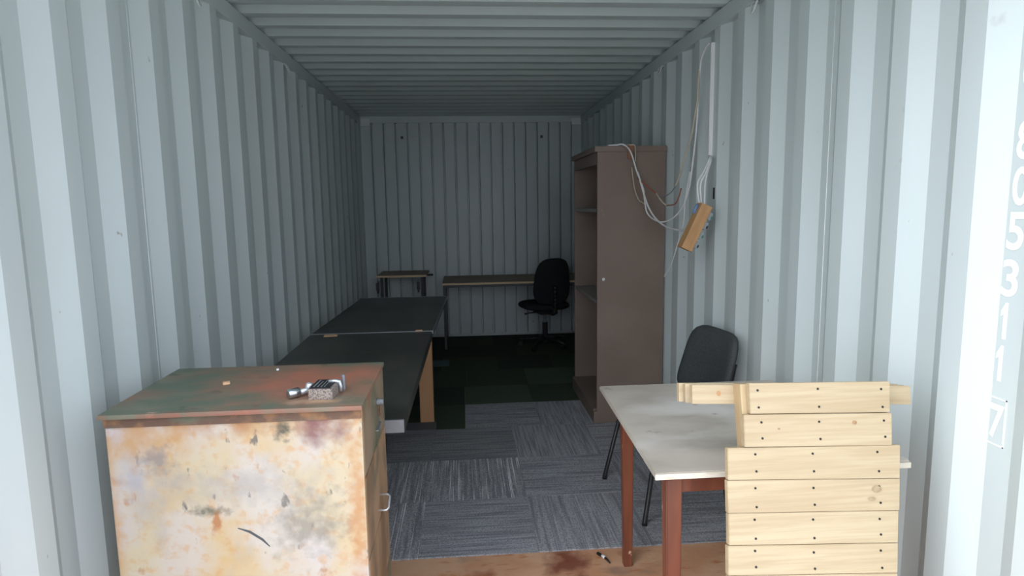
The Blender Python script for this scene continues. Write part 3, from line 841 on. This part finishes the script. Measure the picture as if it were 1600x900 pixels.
# ---------------------------------------------------------------- slatted pine panel leaning on the table
LEAN = R(13)
t = empty('slatted_panel', (0.75, 1.298, 0.002), (-LEAN, 0, 0))
tag(t, 'pale pine slatted panel leaning against the cream table, battens along its top', 'wood panel')
rows = [((0.602, 0.983, 0.601, 0.976), (1.007, 0.998), (0.929, 0.919)), ((0.582, 0.979, 0.579, 0.972), (0.928, 0.917), (0.847, 0.835)),
        ((0.535, 0.996, 0.531, 0.987), (0.846, 0.834), (0.7665, 0.7505)), ((0.529, 0.987, 0.526, 0.978), (0.7655, 0.7495), (0.6855, 0.6705)),
        ((0.527, 0.976, 0.523, 0.967), (0.6845, 0.6695), (0.607, 0.5905)), ((0.520, 0.966, 0.516, 0.958), (0.606, 0.5895), (0.535, 0.517))]
z = 0.534
for k in range(6):
    rows.append(((0.517 - .003 * k, 0.957 - .003 * k, 0.514 - .003 * k, 0.953 - .003 * k), (z, z - 0.018), (z - 0.079, z - 0.097)))
    z -= 0.080
def panel_plank(xs, zt, zb, first):
    b = bmesh.new()
    x0, x1, x2, x3 = [v - 0.75 for v in xs]
    cxp, czp = (x0 + x1) / 2, (zt[0] + zb[1]) / 2
    f = 0.0 + random.uniform(-0.0015, 0.0015)
    q = [(x2, zb[0]), (x3, zb[1]), (x1, zt[1]), (x0, zt[0])]
    fr = [b.verts.new((x - cxp, f, zz - czp)) for x, zz in q]
    bk = [b.verts.new((x - cxp, 0.0195, zz - czp)) for x, zz in q]
    b.faces.new(fr); b.faces.new(bk)
    for k in range(4): b.faces.new((fr[k], fr[(k + 1) % 4], bk[(k + 1) % 4], bk[k]))
    bmesh.ops.bevel(b, geom=list(b.edges), offset=0.0014, segments=2, affect='EDGES')
    o = link('plank', b, M['pine'], t, loc=(cxp, 0, czp))
    sx = [0.625, 0.782, 0.957] if first else [0.604, 0.755, 0.934]
    for i, xx in enumerate(sx):
        xx += -0.75 + random.uniform(-0.003, 0.003) + (0 if first else (zt[0] - 0.84) * 0.06)
        fr_ = (xx - x0) / (x1 - x0)
        for uu in (0.22, 0.78):
            zz = (zt[0] * (1 - fr_) + zt[1] * fr_) * (1 - uu) + (zb[0] * (1 - fr_) + zb[1] * fr_) * uu + random.uniform(-0.004, 0.004)
            bb = bmesh.new()
            bmesh.ops.create_cone(bb, cap_ends=True, segments=10, radius1=0.0030, radius2=0.0030, depth=0.0015)
            bmesh.ops.rotate(bb, matrix=Matrix.Rotation(PI / 2, 3, 'X'), verts=bb.verts)
            bmesh.ops.translate(bb, vec=(xx - cxp, f - 0.0004, zz - czp), verts=bb.verts)
            link('screw', bb, M['black'], o)
    return o, cxp, czp
pls = []
for i, (xs, zt, zb) in enumerate(rows):
    pls.append(panel_plank(xs, zt, zb, i < 2))
def knot(pi, x, z, rx, rz, mat):
    o, cxp, czp = pls[pi]
    bb = bmesh.new()
    bmesh.ops.create_circle(bb, cap_ends=True, segments=14, radius=1)
    for v in bb.verts: v.co = Vector((x - 0.75 - cxp + v.co.x * rx, -0.0018, z - czp + v.co.y * rz))
    link('knot', bb, mat, o)
knot(1, 0.875, 0.897, 0.0065, 0.0055, M['pine_knot'])
knot(1, 0.672, 0.889, 0.0035, 0.002, M['pine_knot'])
knot(3, 0.921, 0.727, 0.012, 0.008, M['tan_knot'])
knot(3, 0.906, 0.703, 0.010, 0.004, M['tan_knot'])
for x0, x1, zt in ((0.587, 0.640, 1.004), (0.750, 0.795, 0.995), (0.920, 0.965, 0.992)):
    part_box('stud', (x0 - 0.75, 0.020, 0.004), (x1 - 0.75, 0.064, zt), M['pine_side'], t, 0.002)
tilt = math.atan2(0.026, 0.64)
for k, (x0, y, dz) in enumerate(((0.475, 0.0645, 0.0), (0.463, 0.0835, 0.002), (0.452, 0.1025, 0.004))):
    bm = bmesh.new()
    x1 = 1.084 - 0.004 * k
    ln = x1 - x0
    box(bm, (0, 0, -0.050), (ln, 0.0185, 0), 0.0018)
    o = link('cross_batten', bm, M['pine'], t, loc=(x0 - 0.75, y, 1.004 + dz), rot=(0, tilt, 0))
    if k == 0:
        bb = bmesh.new(); bmesh.ops.create_circle(bb, cap_ends=True, segments=12, radius=1)
        for v in bb.verts: v.co = Vector((0.072 + v.co.x * 0.006, -0.0008, -0.022 + v.co.y * 0.007))
        link('knot', bb, M['orange_knot'], o)

# ---------------------------------------------------------------- cable trunking, cables, wooden socket block
t = empty('cable_trunking', (1.168, 3.25, 1.68))
tag(t, 'white vertical cable trunking on the right wall', 'trunking')
part_box('channel', (-0.008, -0.008, 0.0), (0.010, 0.008, 0.570), M['cable'], t, 0.002)
part_box('cover', (-0.011, -0.006, 0.003), (-0.008, 0.006, 0.566), M['cable'], t, 0.001)

def cable(pts, r, mat, label, name='cable', group='loose cables on the right wall'):
    bm = bmesh.new()
    tube(bm, spline(pts, 6), r, 8)
    o = link(name, bm, mat, smooth=True)
    tag(o, label, 'cable', group)
    return o
CT = CZ + 0.034
cable([(0.80, 3.99, CT + 0.006), (0.845, 3.965, CT + 0.007), (0.886, 3.945, CT + 0.008), (0.927, 3.925, 1.765), (0.965, 3.92, 1.649), (0.994, 3.873, 1.537), (1.001, 3.858, 1.467),
       (1.011, 3.835, 1.386), (1.040, 3.761, 1.342), (1.067, 3.686, 1.334), (1.095, 3.597, 1.359), (1.121, 3.507, 1.425), (1.133, 3.455, 1.524),
       (1.137, 3.432, 1.603), (1.140, 3.41, 1.707), (1.142, 3.387, 1.824), (1.143, 3.368, 1.97), (1.142, 3.361, 2.078), (1.144, 3.342, 2.183),
       (1.150, 3.300, 2.232), (1.156, 3.265, 2.252)], 0.0050, M['cable'],
      'long white cable looping from the cupboard top up to the trunking')
cable([(0.972, 3.915, 1.639), (1.001, 3.85, 1.477), (1.025, 3.79, 1.387), (1.051, 3.70, 1.328), (1.075, 3.55, 1.297), (1.085, 3.35, 1.300), (1.075, 3.14, 1.325)],
      0.0055, M['cable'], 'lowest white cable loop, ending at the wooden socket block')
cable([(1.150, 3.215, 1.682), (1.134, 3.17, 1.665), (1.101, 3.15, 1.606), (1.060, 3.13, 1.541), (1.060, 3.11, 1.459), (1.072, 3.10, 1.415)], 0.0045, M['cable'],
      'white cable from trunking to wooden block, leftmost of three')
cable([(1.155, 3.215, 1.680), (1.136, 3.17, 1.655), (1.111, 3.15, 1.598), (1.075, 3.13, 1.533), (1.077, 3.11, 1.415)], 0.0045, M['cable'],
      'white cable from trunking to wooden block, middle of three')
cable([(1.160, 3.215, 1.679), (1.140, 3.17, 1.650), (1.108, 3.15, 1.557), (1.090, 3.11, 1.425)], 0.0045, M['cable'],
      'white cable from trunking to wooden block, rightmost of three')
cable([(1.137, 3.355, 2.14), (1.136, 3.361, 1.984), (1.134, 3.381, 1.928), (1.130, 3.42, 1.813), (1.122, 3.477, 1.722), (1.109, 3.537, 1.6), (1.097, 3.582, 1.539)],
      0.0055, M['cream_cable'], 'off-white cable hanging with a free cut end beside the long loop')
cable([(1.128, 3.432, 1.612), (1.122, 3.477, 1.461), (1.120, 3.492, 1.333), (1.112, 3.537, 1.239), (1.100, 3.582, 1.142), (1.090, 3.619, 1.071), (1.073, 3.679, 1.007)],
      0.0032, M['cable'], 'thin white cable dropping lowest, behind the wooden block')
cable([(0.900, 3.975, CT + 0.005), (0.938, 3.945, CT + 0.006), (0.957, 3.93, 1.795), (0.964, 3.94, 1.704)], 0.0035, M['cream_cable'], 'short cream cable end over the cupboard top edge, beside the brown strap')
cable([(0.941, 3.945, 1.67), (0.956, 3.93, 1.539), (0.980, 3.915, 1.467), (0.993, 3.89, 1.452), (1.003, 3.862, 1.44)], 0.0035, M['cream_cable'],
      'short cream cable hanging left of the white loop, before the cupboard side')
cable([(0.975, 3.925, 1.600), (1.0, 3.858, 1.561), (1.035, 3.768, 1.509), (1.042, 3.750, 1.500)], 0.0042, M['red_cable'], 'red-brown wire end crossing the cupboard side')
cable([(1.040, 3.753, 1.504), (1.059, 3.701, 1.455), (1.075, 3.656, 1.430)], 0.0042, M['cream_cable'], 'cream wire between the red-brown wire and the dark wire')
cable([(1.075, 3.656, 1.430), (1.099, 3.582, 1.439), (1.109, 3.544, 1.481), (1.114, 3.525, 1.526)], 0.0035, M['red_cable'],
      'dark red wire curling up right of the cupboard')
cable([(1.050, 3.72, 1.482), (1.070, 3.66, 1.487), (1.088, 3.611, 1.510), (1.097, 3.582, 1.537)], 0.0028, M['grey_cable'], 'thin grey wire hanging from the cut cable end')
bm = bmesh.new()
for a, b_ in (((0.905, 3.958, CT + 0.001), (0.962, 4.02, CT + 0.005)), ((0.918, 3.950, 1.722), (0.950, 3.9585, CT + 0.005))):
    box(bm, a, b_, 0.001)
o = link('strap', bm, M['brown_strap'])
tag(o, 'short brown strap folded over the cupboard top edge', 'strap')

# wooden block hanging from the cables, sockets on its wall side
ang = math.atan2(0.10, 0.215)
t = empty('socket_block', (1.0335, 3.09, 1.3235), (0, ang, 0))
tag(t, 'tilted varnished wooden block with sockets, hanging from white cables', 'socket block')
part_box('block', (-0.028, -0.035, -0.120), (0.030, 0.035, 0.120), M['block'], t, 0.003)
for k in range(4):
    sk = part_box('socket', (0.030, -0.026, -0.098 + 0.052 * k), (0.050, 0.026, -0.060 + 0.052 * k), M['socket'], t, 0.003)
    part_box('indicator', (0.046, -0.031, -0.090 + 0.052 * k), (0.052, -0.026, -0.076 + 0.052 * k), M['green_dot'] if k % 2 else M['black'], sk, 0.001)
bm = bmesh.new()
tube(bm, [(-0.034, 0.0, 0.060), (-0.036, 0.0, 0.085), (-0.034, 0.0, 0.108)], 0.009, 8)
link('blue_tape', bm, M['blue'], t, True)

# ---------------------------------------------------------------- little black strip on the plywood
t = empty('marker_strip', (0.423, 2.388, 0.0005), (0, 0, R(-62)))
tag(t, 'small black strip with a white band lying on the plywood by the table leg', 'strip')
part_tube('stem', [(-0.040, -0.003, 0.006), (-0.012, 0.0, 0.006), (0.015, 0.0, 0.005), (0.042, -0.006, 0.004)], [0.0062, 0.006, 0.005, 0.003], M['black'], t, curved=False)
part_tube('band', [(-0.014, 0.0, 0.0065), (0.004, 0.0, 0.0062)], 0.0068, M['cable'], t)
